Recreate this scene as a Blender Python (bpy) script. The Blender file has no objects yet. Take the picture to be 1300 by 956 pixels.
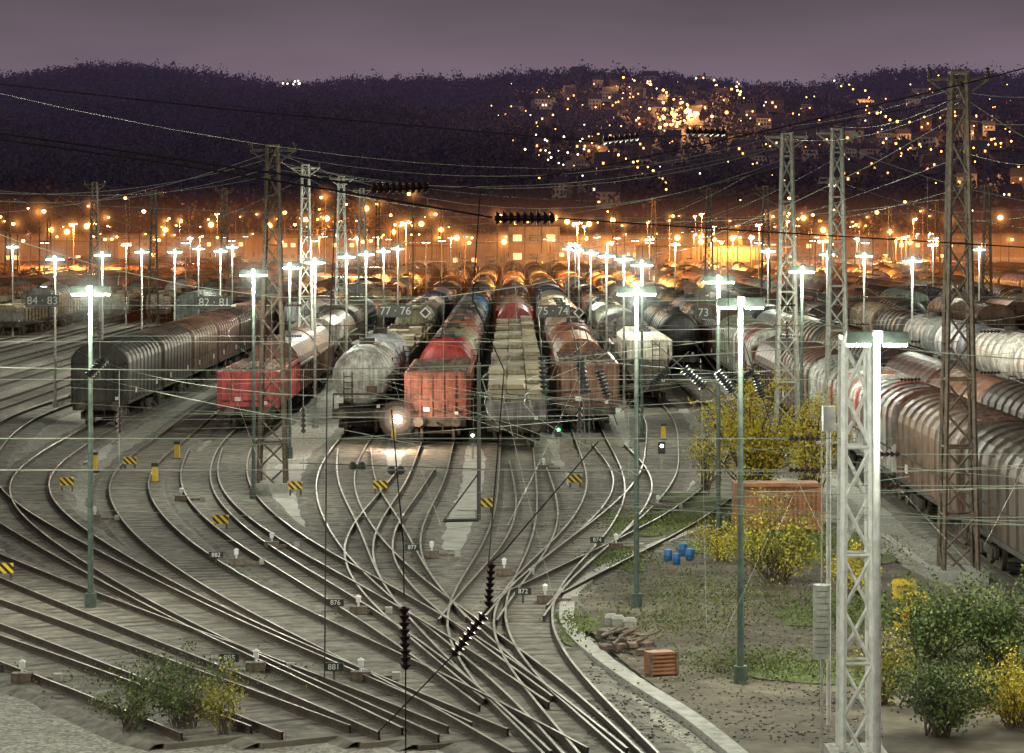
import bpy, math, random
import numpy as np
from mathutils import Vector, noise
random.seed(7); rng=np.random.default_rng(7)
F=3400.0; CH=10.3; HY=290.0
S=bpy.context.scene
col=S.collection
# ---------- survey helpers: ground point / point at depth seen at photo location ----------
def G(x,y):
    s=(y-HY)/CH
    return ((x-650)/s, F/s)
def A(x,y,Z):
    return ((x-650)*Z/F, Z, CH-(y-HY)*Z/F)
# ---------- materials ----------
def newmat(name):
    m=bpy.data.materials.new(name); m.use_nodes=True
    nt=m.node_tree; b=nt.nodes["Principled BSDF"]
    return m,nt,b
def N(nt,t,**k):
    n=nt.nodes.new(t)
    for a,v in k.items(): setattr(n,a,v)
    return n
def ramp(nt,stops,fac=None):
    r=N(nt,'ShaderNodeValToRGB'); e=r.color_ramp.elements
    while len(e)<len(stops): e.new(0.5)
    for i,(p,c) in enumerate(stops):
        e[i].position=p; e[i].color=(c[0],c[1],c[2],1)
    if fac is not None: nt.links.new(fac,r.inputs[0])
    return r
def noisy(name,c1,c2,scale=3,rough=0.8,metal=0,bump=0,detail=6,coord='Object',c3=None,isl=0):
    m,nt,b=newmat(name)
    tc=N(nt,'ShaderNodeTexCoord'); n=N(nt,'ShaderNodeTexNoise')
    n.inputs['Scale'].default_value=scale; n.inputs['Detail'].default_value=detail; n.inputs['Roughness'].default_value=0.65
    nt.links.new(tc.outputs[coord],n.inputs['Vector'])
    st=[(0.35,c1),(0.65,c2)] if c3 is None else [(0.3,c1),(0.5,c2),(0.7,c3)]
    fac=n.outputs['Fac']
    if isl:
        g=N(nt,'ShaderNodeNewGeometry'); q=N(nt,'ShaderNodeMath',operation='MULTIPLY_ADD'); q.inputs[1].default_value=isl; q.inputs[2].default_value=-isl/2
        nt.links.new(g.outputs['Random Per Island'],q.inputs[0]); a=N(nt,'ShaderNodeMath',operation='ADD'); nt.links.new(q.outputs[0],a.inputs[0]); nt.links.new(fac,a.inputs[1]); fac=a.outputs[0]
    r=ramp(nt,st,fac)
    nt.links.new(r.outputs[0],b.inputs['Base Color'])
    b.inputs['Roughness'].default_value=rough; b.inputs['Metallic'].default_value=metal
    if bump:
        bp=N(nt,'ShaderNodeBump'); bp.inputs['Strength'].default_value=bump; bp.inputs['Distance'].default_value=0.03
        nt.links.new(n.outputs['Fac'],bp.inputs['Height']); nt.links.new(bp.outputs[0],b.inputs['Normal'])
    return m
def emis(name,c,st):
    m,nt,b=newmat(name)
    b.inputs['Base Color'].default_value=(*c,1)
    b.inputs['Emission Color'].default_value=(*c,1); b.inputs['Emission Strength'].default_value=st
    return m
def paint(name,rough=0.55,graf=False,fixed=None):
    m,nt,b=newmat(name)
    oi=N(nt,'ShaderNodeObjectInfo'); tc=N(nt,'ShaderNodeTexCoord')
    add=N(nt,'ShaderNodeVectorMath',operation='ADD'); nt.links.new(tc.outputs['Object'],add.inputs[0]); nt.links.new(oi.outputs['Location'],add.inputs[1])
    n=N(nt,'ShaderNodeTexNoise'); n.inputs['Scale'].default_value=1.3; n.inputs['Detail'].default_value=8; n.inputs['Roughness'].default_value=0.7
    nt.links.new(add.outputs[0],n.inputs['Vector'])
    r=ramp(nt,[(0.3,(0.3,0.26,0.23)),(0.6,(1,1,1))],n.outputs['Fac'])
    mp=N(nt,'ShaderNodeMapping'); mp.inputs['Scale'].default_value=(5,5,0.35); nt.links.new(add.outputs[0],mp.inputs[0])
    n2=N(nt,'ShaderNodeTexNoise'); n2.inputs['Scale'].default_value=1.5; n2.inputs['Detail'].default_value=5; nt.links.new(mp.outputs[0],n2.inputs['Vector'])
    r2=ramp(nt,[(0.35,(0.4,0.34,0.29)),(0.62,(1,1,1))],n2.outputs['Fac'])
    mx=N(nt,'ShaderNodeMix',data_type='RGBA',blend_type='MULTIPLY'); mx.inputs[0].default_value=1
    base=oi.outputs['Color']
    if fixed:
        rgb=N(nt,'ShaderNodeRGB'); rgb.outputs[0].default_value=(*fixed,1); base=rgb.outputs[0]
    if graf:
        v=N(nt,'ShaderNodeTexVoronoi'); v.inputs['Scale'].default_value=0.55; nt.links.new(add.outputs[0],v.inputs['Vector'])
        r3=ramp(nt,[(0,(0.6,0.6,0.56)),(0.35,(0.5,0.1,0.07)),(0.42,(0.6,0.6,0.58)),(0.62,(0.25,0.2,0.18)),(0.8,(0.55,0.55,0.5))],None); r3.color_ramp.interpolation='CONSTANT'
        sp=N(nt,'ShaderNodeSeparateColor'); nt.links.new(v.outputs['Color'],sp.inputs[0]); nt.links.new(sp.outputs[0],r3.inputs[0])
        n3=N(nt,'ShaderNodeTexNoise'); n3.inputs['Scale'].default_value=0.35; nt.links.new(add.outputs[0],n3.inputs['Vector'])
        r4=ramp(nt,[(0.44,(0,0,0)),(0.48,(1,1,1))],n3.outputs['Fac'])
        mg=N(nt,'ShaderNodeMix',data_type='RGBA'); nt.links.new(r4.outputs[0],mg.inputs[0]); nt.links.new(base,mg.inputs[6]); nt.links.new(r3.outputs[0],mg.inputs[7]); base=mg.outputs[2]
    nt.links.new(base,mx.inputs[6]); nt.links.new(r.outputs[0],mx.inputs[7])
    mx2=N(nt,'ShaderNodeMix',data_type='RGBA',blend_type='MULTIPLY'); mx2.inputs[0].default_value=0.85
    nt.links.new(mx.outputs[2],mx2.inputs[6]); nt.links.new(r2.outputs[0],mx2.inputs[7])
    nt.links.new(mx2.outputs[2],b.inputs['Base Color'])
    b.inputs['Roughness'].default_value=rough
    return m
def leafmat(name,cs,scale=0.8):
    m,nt,b=newmat(name)
    g=N(nt,'ShaderNodeNewGeometry'); tc=N(nt,'ShaderNodeTexCoord'); n=N(nt,'ShaderNodeTexNoise'); n.inputs['Scale'].default_value=scale
    nt.links.new(tc.outputs['Object'],n.inputs['Vector'])
    ad=N(nt,'ShaderNodeMath',operation='MULTIPLY_ADD'); ad.inputs[1].default_value=0.45; nt.links.new(g.outputs['Random Per Island'],ad.inputs[0])
    nm=N(nt,'ShaderNodeMath',operation='MULTIPLY'); nm.inputs[1].default_value=0.6; nt.links.new(n.outputs['Fac'],nm.inputs[0]); nt.links.new(nm.outputs[0],ad.inputs[2])
    r=ramp(nt,[(0.15+0.7*i/(len(cs)-1),c) for i,c in enumerate(cs)],ad.outputs[0])
    nt.links.new(r.outputs[0],b.inputs['Base Color']); b.inputs['Roughness'].default_value=0.7
    return m
def volmat(name,c,st):
    m=bpy.data.materials.new(name); m.use_nodes=True; nt=m.node_tree; nt.nodes.clear()
    out=N(nt,'ShaderNodeOutputMaterial'); e=N(nt,'ShaderNodeEmission'); e.inputs[0].default_value=(*c,1); e.inputs[1].default_value=st; nt.links.new(e.outputs[0],out.inputs['Volume'])
    return m
M_under=noisy('underframe',(0.022,0.019,0.016),(0.07,0.055,0.042),4,0.8)
M_paint=paint('wagon_paint'); M_graf=paint('graffiti_paint',graf=True)
M_redtarp=paint('red_tarpaulin',0.5,fixed=(0.42,0.045,0.035))
M_wheel=noisy('wheel_steel',(0.05,0.04,0.035),(0.15,0.12,0.09),6,0.5,0.4)
M_wood=noisy('timber',(0.15,0.12,0.075),(0.36,0.3,0.2),5,0.8,isl=.3)
M_scrap=noisy('scrap_load',(0.05,0.035,0.03),(0.2,0.13,0.09),3,0.8,0.2,0.5)
M_galv=noisy('galvanised_steel',(0.24,0.24,0.21),(0.44,0.44,0.39),5,0.6,0.1)
M_rust=noisy('rusty_steel',(0.07,0.053,0.04),(0.18,0.135,0.1),6,0.75,0.1)
M_white=noisy('white_paint',(0.55,0.56,0.52),(0.8,0.8,0.76),6,0.5)
M_greenpole=noisy('green_grey_paint',(0.05,0.07,0.06),(0.11,0.14,0.115),6,0.6)
M_wire=noisy('wire_metal',(0.14,0.155,0.12),(0.3,0.32,0.25),1,0.7,0)
M_dwire=noisy('dark_wire',(0.02,0.02,0.018),(0.05,0.045,0.04),1,0.6)
M_ins=noisy('brown_porcelain',(0.02,0.01,0.01),(0.05,0.02,0.02),6,0.4)
M_conc=noisy('concrete',(0.22,0.21,0.185),(0.4,0.38,0.34),3,0.85,0,0.2,12)
M_lampw=emis('lamp_tube_white',(0.88,1.0,0.82),40)
M_lampw2=emis('lamp_tube_far',(0.92,1.0,0.82),12)
M_lampo=emis('sodium_bulb',(1.0,0.45,0.09),20)
M_black=noisy('black_board',(0.015,0.015,0.015),(0.03,0.03,0.03),5,0.5)
M_txt=noisy('white_lettering',(0.6,0.6,0.57),(0.7,0.7,0.67),5,0.6)
M_yel=noisy('yellow_paint',(0.45,0.28,0.02),(0.68,0.45,0.04),5,0.6)
M_railtop=noisy('rail_head_steel',(0.14,0.125,0.105),(0.34,0.31,0.26),1.2,0.5,0.2)
M_railside=noisy('rail_web_rust',(0.025,0.017,0.012),(0.06,0.04,0.027),3,0.9)
M_sleeper=noisy('sleeper_wood',(0.05,0.041,0.032),(0.18,0.155,0.12),.8,0.92,detail=9,isl=.22)

class MB:
    def __init__(s): s.v=[]; s.f=[]; s.m=[]; s.sm=[]
    def add(s,vs,fs,mi=0,smooth=False):
        o=len(s.v); s.v+=[tuple(p) for p in vs]
        for f in fs: s.f.append(tuple(i+o for i in f)); s.m.append(mi); s.sm.append(smooth)
    def box(s,c,d,mi=0,rz=0):
        x,y,z=c; a,b,h=d[0]/2,d[1]/2,d[2]/2
        cs,sn=math.cos(rz),math.sin(rz)
        vs=[]
        for k in (-h,h):
            for (i,j) in ((-a,-b),(a,-b),(a,b),(-a,b)):
                vs.append((x+i*cs-j*sn,y+i*sn+j*cs,z+k))
        s.add(vs,[(0,3,2,1),(4,5,6,7),(0,1,5,4),(1,2,6,5),(2,3,7,6),(3,0,4,7)],mi)
    def cyl(s,p,q,r,n=8,mi=0,r2=None,cap=True,smooth=True):
        p=Vector(p);q=Vector(q);d=(q-p)
        if d.length<1e-6:return
        d.normalize(); u=d.orthogonal().normalized(); w=d.cross(u); r2=r if r2 is None else r2
        vs=[]
        for (c,rr) in ((p,r),(q,r2)):
            for i in range(n):
                a=2*math.pi*(i+0.5)/n; vs.append(c+u*rr*math.cos(a)+w*rr*math.sin(a))
        s.add(vs,[(i,(i+1)%n,n+(i+1)%n,n+i) for i in range(n)],mi,smooth and n>4)
        if cap: s.add(vs,[tuple(range(n))[::-1],tuple(range(n,2*n))],mi)
    def beam(s,p,q,w,mi=0): s.cyl(p,q,w*0.7,4,mi)
    def tube(s,pts,r,n=3,mi=0):
        for a,b in zip(pts[:-1],pts[1:]): s.cyl(a,b,r,n,mi,cap=False,smooth=False)
    def lathe(s,prof,axis='z',n=16,mi=0,c=(0,0,0)):
        vs=[]
        for (r,h) in prof:
            for i in range(n):
                a=2*math.pi*i/n; u,w=r*math.cos(a),r*math.sin(a)
                if axis=='z': vs.append((c[0]+u,c[1]+w,c[2]+h))
                else: vs.append((c[0]+u,c[1]+h,c[2]+w))
        fs=[]
        for k in range(len(prof)-1):
            for i in range(n):
                j=(i+1)%n; fs.append((k*n+i,k*n+j,(k+1)*n+j,(k+1)*n+i))
        s.add(vs,fs,mi,True)
    def sphere(s,c,r,n=8,mi=0):
        s.lathe([(max(0.001,r*math.sin(math.pi*k/6)),-r*math.cos(math.pi*k/6)) for k in range(7)],'z',n,mi,c)
    def mesh(s,name,mats):
        me=bpy.data.meshes.new(name); me.from_pydata(s.v,[],s.f)
        for m in mats: me.materials.append(m)
        me.polygons.foreach_set('material_index',s.m); me.polygons.foreach_set('use_smooth',s.sm); me.update()
        return me
    def obj(s,name,mats,loc=(0,0,0),rz=0,parent=None):
        return inst(name,s.mesh(name,mats),loc,rz,parent)
def inst(name,me,loc=(0,0,0),rz=0,parent=None,color=None,sc=None):
    o=bpy.data.objects.new(name,me); o.location=loc; o.rotation_euler[2]=rz
    if parent: o.parent=parent
    if color: o.color=(*color,1)
    if sc: o.scale=sc
    col.objects.link(o); return o
def quadmesh(name,V,mat):
    n=len(V)//4
    me=bpy.data.meshes.new(name); me.vertices.add(4*n); me.vertices.foreach_set('co',V.astype(np.float32).ravel())
    me.loops.add(4*n); me.loops.foreach_set('vertex_index',np.arange(4*n,dtype=np.int32))
    me.polygons.add(n); me.polygons.foreach_set('loop_start',np.arange(0,4*n,4,dtype=np.int32)); 
    me.materials.append(mat); me.update(calc_edges=True); me.validate(); return me
def leafquads(C,size):
    n=len(C); a=rng.normal(size=(n,3)); a/=np.linalg.norm(a,axis=1)[:,None]
    b=rng.normal(size=(n,3)); b-= (a*b).sum(1)[:,None]*a; b/=np.linalg.norm(b,axis=1)[:,None]
    sz=(size*rng.uniform(0.5,1.3,size=n))[:,None]
    a=a*sz; b=b*sz*0.7
    return np.stack([C-a,C-b*0.9,C+a,C+b],axis=1).reshape(-1,3)

# ---------- world, camera ----------
w=bpy.data.worlds.new("World"); S.world=w; w.use_nodes=True; nt=w.node_tree
bg=nt.nodes['Background']; tc=N(nt,'ShaderNodeTexCoord'); sp=N(nt,'ShaderNodeSeparateXYZ'); nt.links.new(tc.outputs['Generated'],sp.inputs[0])
sky=N(nt,'ShaderNodeTexSky',sky_type='NISHITA'); sky.sun_disc=False; sky.sun_elevation=math.radians(2); sky.sun_rotation=math.radians(200)
n=N(nt,'ShaderNodeTexNoise'); n.inputs['Scale'].default_value=5; n.inputs['Detail'].default_value=4
mp=N(nt,'ShaderNodeMapping'); mp.inputs['Scale'].default_value=(1,1,5); nt.links.new(tc.outputs['Generated'],mp.inputs[0]); nt.links.new(mp.outputs[0],n.inputs['Vector'])
ma=N(nt,'ShaderNodeMath',operation='MULTIPLY_ADD'); ma.inputs[1].default_value=0.06; nt.links.new(n.outputs['Fac'],ma.inputs[0])
mm=N(nt,'ShaderNodeMath',operation='SUBTRACT'); nt.links.new(sp.outputs[2],mm.inputs[0]); mm.inputs[1].default_value=0.03; nt.links.new(mm.outputs[0],ma.inputs[2])
r=ramp(nt,[(0,(0.19,0.13,0.15)),(0.05,(0.155,0.115,0.15)),(0.09,(0.073,0.058,0.07)),(0.4,(0.04,0.033,0.045))],ma.outputs[0])
sc=N(nt,'ShaderNodeVectorMath',operation='SCALE'); sc.inputs['Scale'].default_value=0.008; nt.links.new(sky.outputs[0],sc.inputs[0])
ad=N(nt,'ShaderNodeVectorMath',operation='ADD'); nt.links.new(r.outputs[0],ad.inputs[0]); nt.links.new(sc.outputs[0],ad.inputs[1])
nt.links.new(ad.outputs[0],bg.inputs['Color']); bg.inputs['Strength'].default_value=1.0
cam=bpy.data.cameras.new('camera'); co=bpy.data.objects.new('camera',cam); col.objects.link(co); S.camera=co
co.location=(0,0,CH); co.rotation_euler=(math.radians(90),0,0)
cam.lens=F/1300*36; cam.sensor_width=36; cam.shift_y=-(478-HY)/1300; cam.clip_start=1; cam.clip_end=12000
S.view_settings.view_transform='Standard'; S.view_settings.look='None'; S.view_settings.exposure=0
sun=bpy.data.lights.new('fill_sun','SUN'); sun.energy=0.42; sun.angle=math.radians(45); sun.color=(1,0.93,0.8)  # added soft fill from behind the camera, brightens ground and wagon fronts
so=bpy.data.objects.new('fill_sun',sun); so.rotation_euler=(math.radians(55),0,math.radians(-12)); col.objects.link(so)
def plight(loc,P,c,rad=0.15,parent=None,name='bulb_light'):
    l=bpy.data.lights.new(name,'POINT'); l.energy=P; l.color=c; l.shadow_soft_size=rad
    o=bpy.data.objects.new(name,l); o.location=loc; col.objects.link(o)
    if parent: o.parent=parent
    return o

# ---------- ground ----------
def groundmat():
    m,nt,b=newmat('yard_ballast')
    tc=N(nt,'ShaderNodeTexCoord')
    def nz(s,d=5,ro=0.6):
        n=N(nt,'ShaderNodeTexNoise'); n.inputs['Scale'].default_value=s; n.inputs['Detail'].default_value=d; n.inputs['Roughness'].default_value=ro; nt.links.new(tc.outputs['Object'],n.inputs['Vector']); return n
    a=nz(0.12,10,.72); r1=ramp(nt,[(0.3,(0.17,0.155,0.13)),(0.5,(0.3,0.28,0.24)),(0.7,(0.42,0.395,0.345))],a.outputs['Fac'])
    v=N(nt,'ShaderNodeTexVoronoi'); v.inputs['Scale'].default_value=13; nt.links.new(tc.outputs['Object'],v.inputs['Vector'])
    s2=N(nt,'ShaderNodeSeparateColor'); nt.links.new(v.outputs['Color'],s2.inputs[0])
    r2=ramp(nt,[(0,(0.4,0.4,0.4)),(0.7,(1,1,1)),(1,(1.4,1.4,1.35))],s2.outputs[0])
    mx=N(nt,'ShaderNodeMix',data_type='RGBA',blend_type='MULTIPLY'); mx.inputs[0].default_value=0.9; nt.links.new(r1.outputs[0],mx.inputs[6]); nt.links.new(r2.outputs[0],mx.inputs[7])
    g=nz(0.16,8,0.7); rg=ramp(nt,[(0.6,(0,0,0)),(0.7,(0.7,0.7,0.7))],g.outputs['Fac'])
    mg=N(nt,'ShaderNodeMix',data_type='RGBA'); nt.links.new(rg.outputs[0],mg.inputs[0]); nt.links.new(mx.outputs[2],mg.inputs[6]); mg.inputs[7].default_value=(0.1,0.1,0.035,1)
    nt.links.new(mg.outputs[2],b.inputs['Base Color']); b.inputs['Roughness'].default_value=0.9
    bp=N(nt,'ShaderNodeBump'); bp.inputs['Strength'].default_value=0.7; bp.inputs['Distance'].default_value=0.03
    nt.links.new(v.outputs['Distance'],bp.inputs['Height']); nt.links.new(bp.outputs[0],b.inputs['Normal'])
    return m
mb=MB(); mb.add([(-5000,-300,0),(5000,-300,0),(5000,9000,0),(-5000,9000,0)],[(0,1,2,3)]); mb.obj('ground',[groundmat()])
M_bed=noisy('track_bed_ballast',(0.06,0.052,0.042),(0.23,0.205,0.17),2.2,0.95,0,0.6,14)
M_path=noisy('walkway_concrete',(0.28,0.265,0.23),(0.44,0.42,0.38),1.1,0.9,0,0.1,12)
M_earth=noisy('bare_earth',(0.035,0.027,0.018),(0.09,0.07,0.048),.7,0.95,0,0.6,14,c3=(0.18,0.15,0.11))
M_grassy=noisy('short_grass',(0.04,0.055,0.015),(0.11,0.13,0.03),2.5,0.95,0,0.5,10)

def smooth(P,step=1.3):
    P=[Vector((p[0],p[1])) for p in P]; P=[P[0]*2-P[1]]+P+[P[-1]*2-P[-2]]
    out=[]
    for i in range(1,len(P)-2):
        a,b,c,d=P[i-1:i+3]; n=max(2,int((c-b).length/step))
        for k in range(n):
            t=k/n
            out.append(0.5*((2*b)+(c-a)*t+(2*a-5*b+4*c-d)*t*t+(3*b-a-3*c+d)*t**3))
    out.append(P[-2]); return out
def relax(P,it=12):
    P=[p.copy() for p in P]
    for _ in range(it):
        Q=[p.copy() for p in P]
        for i in range(1,len(P)-1): Q[i]=P[i]*0.5+(P[i-1]+P[i+1])*0.25
        P=Q
    return P
def resample(P,step):
    out=[P[0]]; acc=0
    for a,b in zip(P[:-1],P[1:]):
        L=(b-a).length
        if L<1e-6: continue
        t=step-acc
        while t<=L: out.append(a+(b-a)*(t/L)); t+=step
        acc=(acc+L)%step
    return out
def frame(P):
    T=[]
    for i in range(len(P)):
        t=P[min(i+1,len(P)-1)]-P[max(i-1,0)]; t.normalize(); T.append(t)
    return T
def ribbon(mb,P,offs,mi=0,jit=0):
    T=frame(P); n=len(offs); vs=[]
    for p,t in zip(P,T):
        nx,ny=t.y,-t.x
        for j,(o,z) in enumerate(offs):
            if jit and (j==0 or j==n-1): o=o*(1+random.uniform(-jit,jit))
            vs.append((p.x+nx*o,p.y+ny*o,z))
    fs=[];
    for i in range(len(P)-1):
        for j in range(n-1): fs.append((i*n+j,(i+1)*n+j,(i+1)*n+j+1,i*n+j+1))
    mb.add(vs,fs,mi)
track_paths=[]
def track(P,k,sleep_end=260,wire=True):
    P=resample(P,0.65); T=frame(P)
    mb=MB(); zb=0.076+0.0023*k
    ribbon(mb,P[::2],[(-1.6,0.0),(-1.3,zb),(1.3,zb),(1.6,0.0)],0,.08)
    zs=0.085+0.0023*k
    for i,(p,t) in enumerate(zip(P,T)):
        if p.y>sleep_end: break
        a=math.atan2(t.y,t.x)-math.pi/2+random.uniform(-.012,.012); cs,sn=math.cos(a),math.sin(a)
        w,d=1.2+random.uniform(-0.08,0.04),0.115+random.uniform(-.025,.01)
        vs=[]; zz=zs+random.uniform(-.011,0)
        for z in (0.0,zz):
            for (x,y) in ((-w,-d),(w,-d),(w,d),(-w,d)): vs.append((p.x+x*cs-y*sn,p.y+x*sn+y*cs,z))
        mb.add(vs,[(4,5,6,7),(0,1,5,4),(1,2,6,5),(3,0,4,7)],1)
    for sgn in (-1,1):
        c=sgn*0.7525; zt=zs+0.15+0.0007*k
        ribbon(mb,P,[(c-0.03,zt),(c+0.03,zt)],2)
        ribbon(mb,P,[(c-0.055,zs-0.01),(c-0.018,zs+0.03),(c-0.018,zt-0.04),(c-0.03,zt-0.035),(c-0.03,zt)],3)
        ribbon(mb,P,[(c+0.03,zt),(c+0.03,zt-0.035),(c+0.018,zt-0.04),(c+0.018,zs+0.03),(c+0.055,zs-0.01)],3)
    mb.obj('railway_track',[M_bed,M_sleeper,M_railtop,M_railside])
    if wire: track_paths.append(P)
def PT(pts,row=None,zend=560):
    W=[G(*p) for p in pts]
    if row is not None:
        W=[(row,zend)]+[(row,z) for z in (400,300,230,180,150) if z>W[0][1]+12]+W
    P=smooth(W); P=resample(P,1.0); return relax(P,60)[::-1]
TR=[
 (-7.4,[(455,558),(441,575),(424,612),(430,650),(458,700),(505,748),(565,795),(640,850),(690,890),(750,950),(800,1010)]),
 (-3.5,[(553,575),(541,618),(512,665),(497,705),(515,750),(562,803),(612,850),(660,895),(720,950),(780,1010)]),
 (None,[(450,575),(452,620),(480,668),(497,705),(515,750),(562,803)]),
 (None,[(530,600),(502,640),(468,682),(462,722),(492,765),(555,818),(615,865),(665,905)]),
 (0.2,[(656,580),(657,620),(655,665),(638,715),(604,765),(592,805),(610,848),(660,895)]),
 (None,[(668,590),(682,640),(680,685),(648,730),(604,775),(592,805)]),
 (3.8,[(748,560),(766,600),(770,640),(735,695),(675,750),(650,790),(658,830),(700,880),(760,940),(810,1000)]),
 (7.7,[(836,535),(840,575),(835,615),(785,668),(715,722),(665,768),(652,800)]),
 (None,[(772,570),(805,610),(800,645),(750,698),(690,742),(655,785)]),
 (11.6,[(940,550),(945,590),(905,640),(825,690),(730,735),(675,765)]),
 (-13.1,[(308,560),(290,595),(295,635),(352,690),(450,748),(545,805),(625,862),(690,915),(760,980)]),
 (None,[(262,575),(250,610),(268,650),(335,703),(430,758),(530,820),(600,868),(660,915)]),
 (-17,[(222,560),(175,595),(160,632),(195,685),(275,745),(390,808),(510,865),(620,920),(700,970)]),
 (-21,[(128,548),(60,590),(32,622),(52,662),(135,722),(245,785),(380,850),(500,900),(620,955)]),
 (-25,[(40,530),(-20,575),(-35,615),(0,655),(70,698),(180,758),(310,825),(440,880),(560,940)]),
 (None,[(-90,690),(20,738),(140,788),(290,845),(420,895),(540,950)]),
 (None,[(-90,755),(30,800),(150,845),(280,895),(420,950)]),
 (None,[(-90,805),(40,850),(170,900),(300,955)]),
]
for k,(row,pts) in enumerate(TR):
    track(PT(pts,row),k,wire=k in (0,4,6,10,13))
for X,zs in [(15.2,42),(19.6,44),(24,44),(28.4,60),(32.8,80),(37.2,90),(41.6,100),(46,110),(-29.4,100),(-33.8,100),(-38.2,120),(-42.6,140),(-47,150)]:
    track([Vector((X,zs)),Vector((X,700))],0,190,wire=(15<abs(X)<22))
for i in range(9):
    for sg in (-1,1):
        X=sg*(51+4.4*i); track([Vector((X,160+i*20)),Vector((X,900))],0,0,wire=False)

# walkways, kerb, patches
mb=MB(); 
def path(pts,w,z):
    P=relax(smooth([G(*p) for p in pts],1.0),5); ribbon(mb,P,[(-w/2,z),(w/2,z)],0,.12)
z=0.02
for pts,wd in [([(95,585),(60,600),(70,640),(0,600)],0.5),([(210,575),(190,605),(215,655),(280,690)],1.1),([(0,752),(140,808),(300,855),(430,905)],0.8),
    ([(385,590),(365,615)],2.2),([(600,600),(575,650),(565,700)],2.3),([(340,600),(345,640),(380,680)],1.8),([(716,600),(722,640),(700,680)],2.0),([(505,575),(495,600)],1.5),
    ([(850,600),(868,630),(830,670)],1.4),([(110,560),(90,590)],2.6),([(590,560),(605,600),(600,650)],1.2)]:
    path(pts,wd,z); z+=0.004
for X in (-15,-19,-10.3,-23,9.6,13.3,-27.2,5.8,17.4,21.8,26.2):
    P=[Vector((X,95 if X>12 else 150)),Vector((X,600))]; ribbon(mb,P,[(-0.45,0.012),(0.45,0.012)])
P=[Vector(G(1120,678)),Vector(G(1180,722))]; ribbon(mb,P,[(-0.12,0.03),(0.12,0.03)])
mb.obj('walkway',[M_path])
kp=smooth([G(*p) for p in [(900,672),(850,690),(790,715),(745,742),(722,768),(722,798),(745,826),(800,868),(880,920),(960,985)]],0.5)
mb=MB(); ribbon(mb,kp,[(-0.2,0.0),(-0.2,0.16),(0.2,0.16),(0.2,0.0)]); mb.obj('kerb',[M_conc])
mb=MB(); ip=[G(*p) for p in [(905,690),(850,705),(795,728),(757,752),(740,775),(742,798),(765,823),(820,868),(900,925),(980,985),(1330,985),(1330,800),(1180,740),(1080,690)]]
mb.add([(x,y,0.101) for x,y in ip],[tuple(range(len(ip)))]); mb.obj('bare_earth_patch',[M_earth])
mb=MB()
for (x,y,rx,ry) in [(850,668,2.6,3.5),(900,645,2,4),(1010,700,3,4),(1230,860,4,3.2),(1090,780,2,3),(790,716,.7,2.5),(30,400,6,12),(730,800,0.5,2.5)]:
    cx,cy=G(x,y); pts=[]
    for i in range(28):
        a=i/28*2*math.pi; q=1+0.35*math.sin(3*a+x)+random.uniform(-.15,.15); pts.append((cx+rx*q*math.cos(a),cy+ry*q*math.sin(a),0.118+0.002*(x%7)))
    mb.add(pts,[tuple(range(28))])
mb.obj('grass_patch',[M_grassy])
C=[]
for (x,y,rx,ry,nn) in [(850,668,2.6,3.5,3500),(1010,700,3,4,4500),(1230,860,4,3,6000),(1090,790,2,3,3500),(790,716,1,2.5,1500),(220,870,2.5,2.5,1500),(730,800,.4,2.4,700),(900,760,3,5,3500),(30,400,6,12,1200),(960,850,2,2,2500),(860,800,2,3,1500)]:
    cx,cy=G(x,y); c=rng.normal(size=(nn,3))*[rx*.55,ry*.55,0.0]+[cx,cy,0.13]; c[:,2]+=rng.uniform(0,.12,nn); C.append(c)
inst('grass_tufts',quadmesh('grass_tufts',leafquads(np.concatenate(C),0.038),leafmat('grass_blades',[(0.04,0.055,0.012),(0.1,0.13,0.03),(0.2,0.2,0.06)])))

# ---------- wagons ----------
def bogies(mb,L,m=1):
    for yb in (2.2,L-2.2):
        for dy in (-0.9,0.9):
            for sx in (-0.75,0.75): mb.cyl((sx-0.07,yb+dy,0.46),(sx+0.07,yb+dy,0.46),0.46,14,2)
            mb.cyl((-0.95,yb+dy,0.46),(0.95,yb+dy,0.46),0.08,6,m)
        for sx in (-0.98,0.98):
            mb.box((sx,yb,0.55),(0.12,2.6,0.28),m)
            for dy in (-0.9,0.9): mb.box((sx,yb+dy,0.48),(0.2,0.32,0.34),m)
        mb.box((0,yb,0.7),(1.9,0.5,0.25),m)
    mb.box((0,L/2,1.02),(2.0,L-0.6,0.24),m)
    for e,sg in ((0.3,-1),(L-0.3,1)):
        mb.box((0,e,1.02),(2.7,0.18,0.42),m)
        for sx in (-0.875,0.875):
            mb.cyl((sx,e,1.05),(sx,e+sg*0.42,1.05),0.09,8,m); mb.cyl((sx,e+sg*0.42,1.05),(sx,e+sg*0.5,1.05),0.24,14,2)
        mb.cyl((0,e,1.0),(0,e+sg*0.4,0.9),0.05,6,2); mb.cyl((0.25,e,0.95),(0.3,e+sg*.2,0.45),0.03,5,m)
        mb.box((0.9,e+sg*0.12,1.42),(0.16,0.04,0.16),3)
def ladder(mb,x,y,z0,z1,mi=1):
    for sx in (-.2,.2): mb.beam((x+sx,y,z0),(x+sx,y,z1),0.04,mi)
    z=z0+.15
    while z<z1: mb.beam((x-.2,y,z),(x+.2,y,z),0.03,mi); z+=.3
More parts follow.
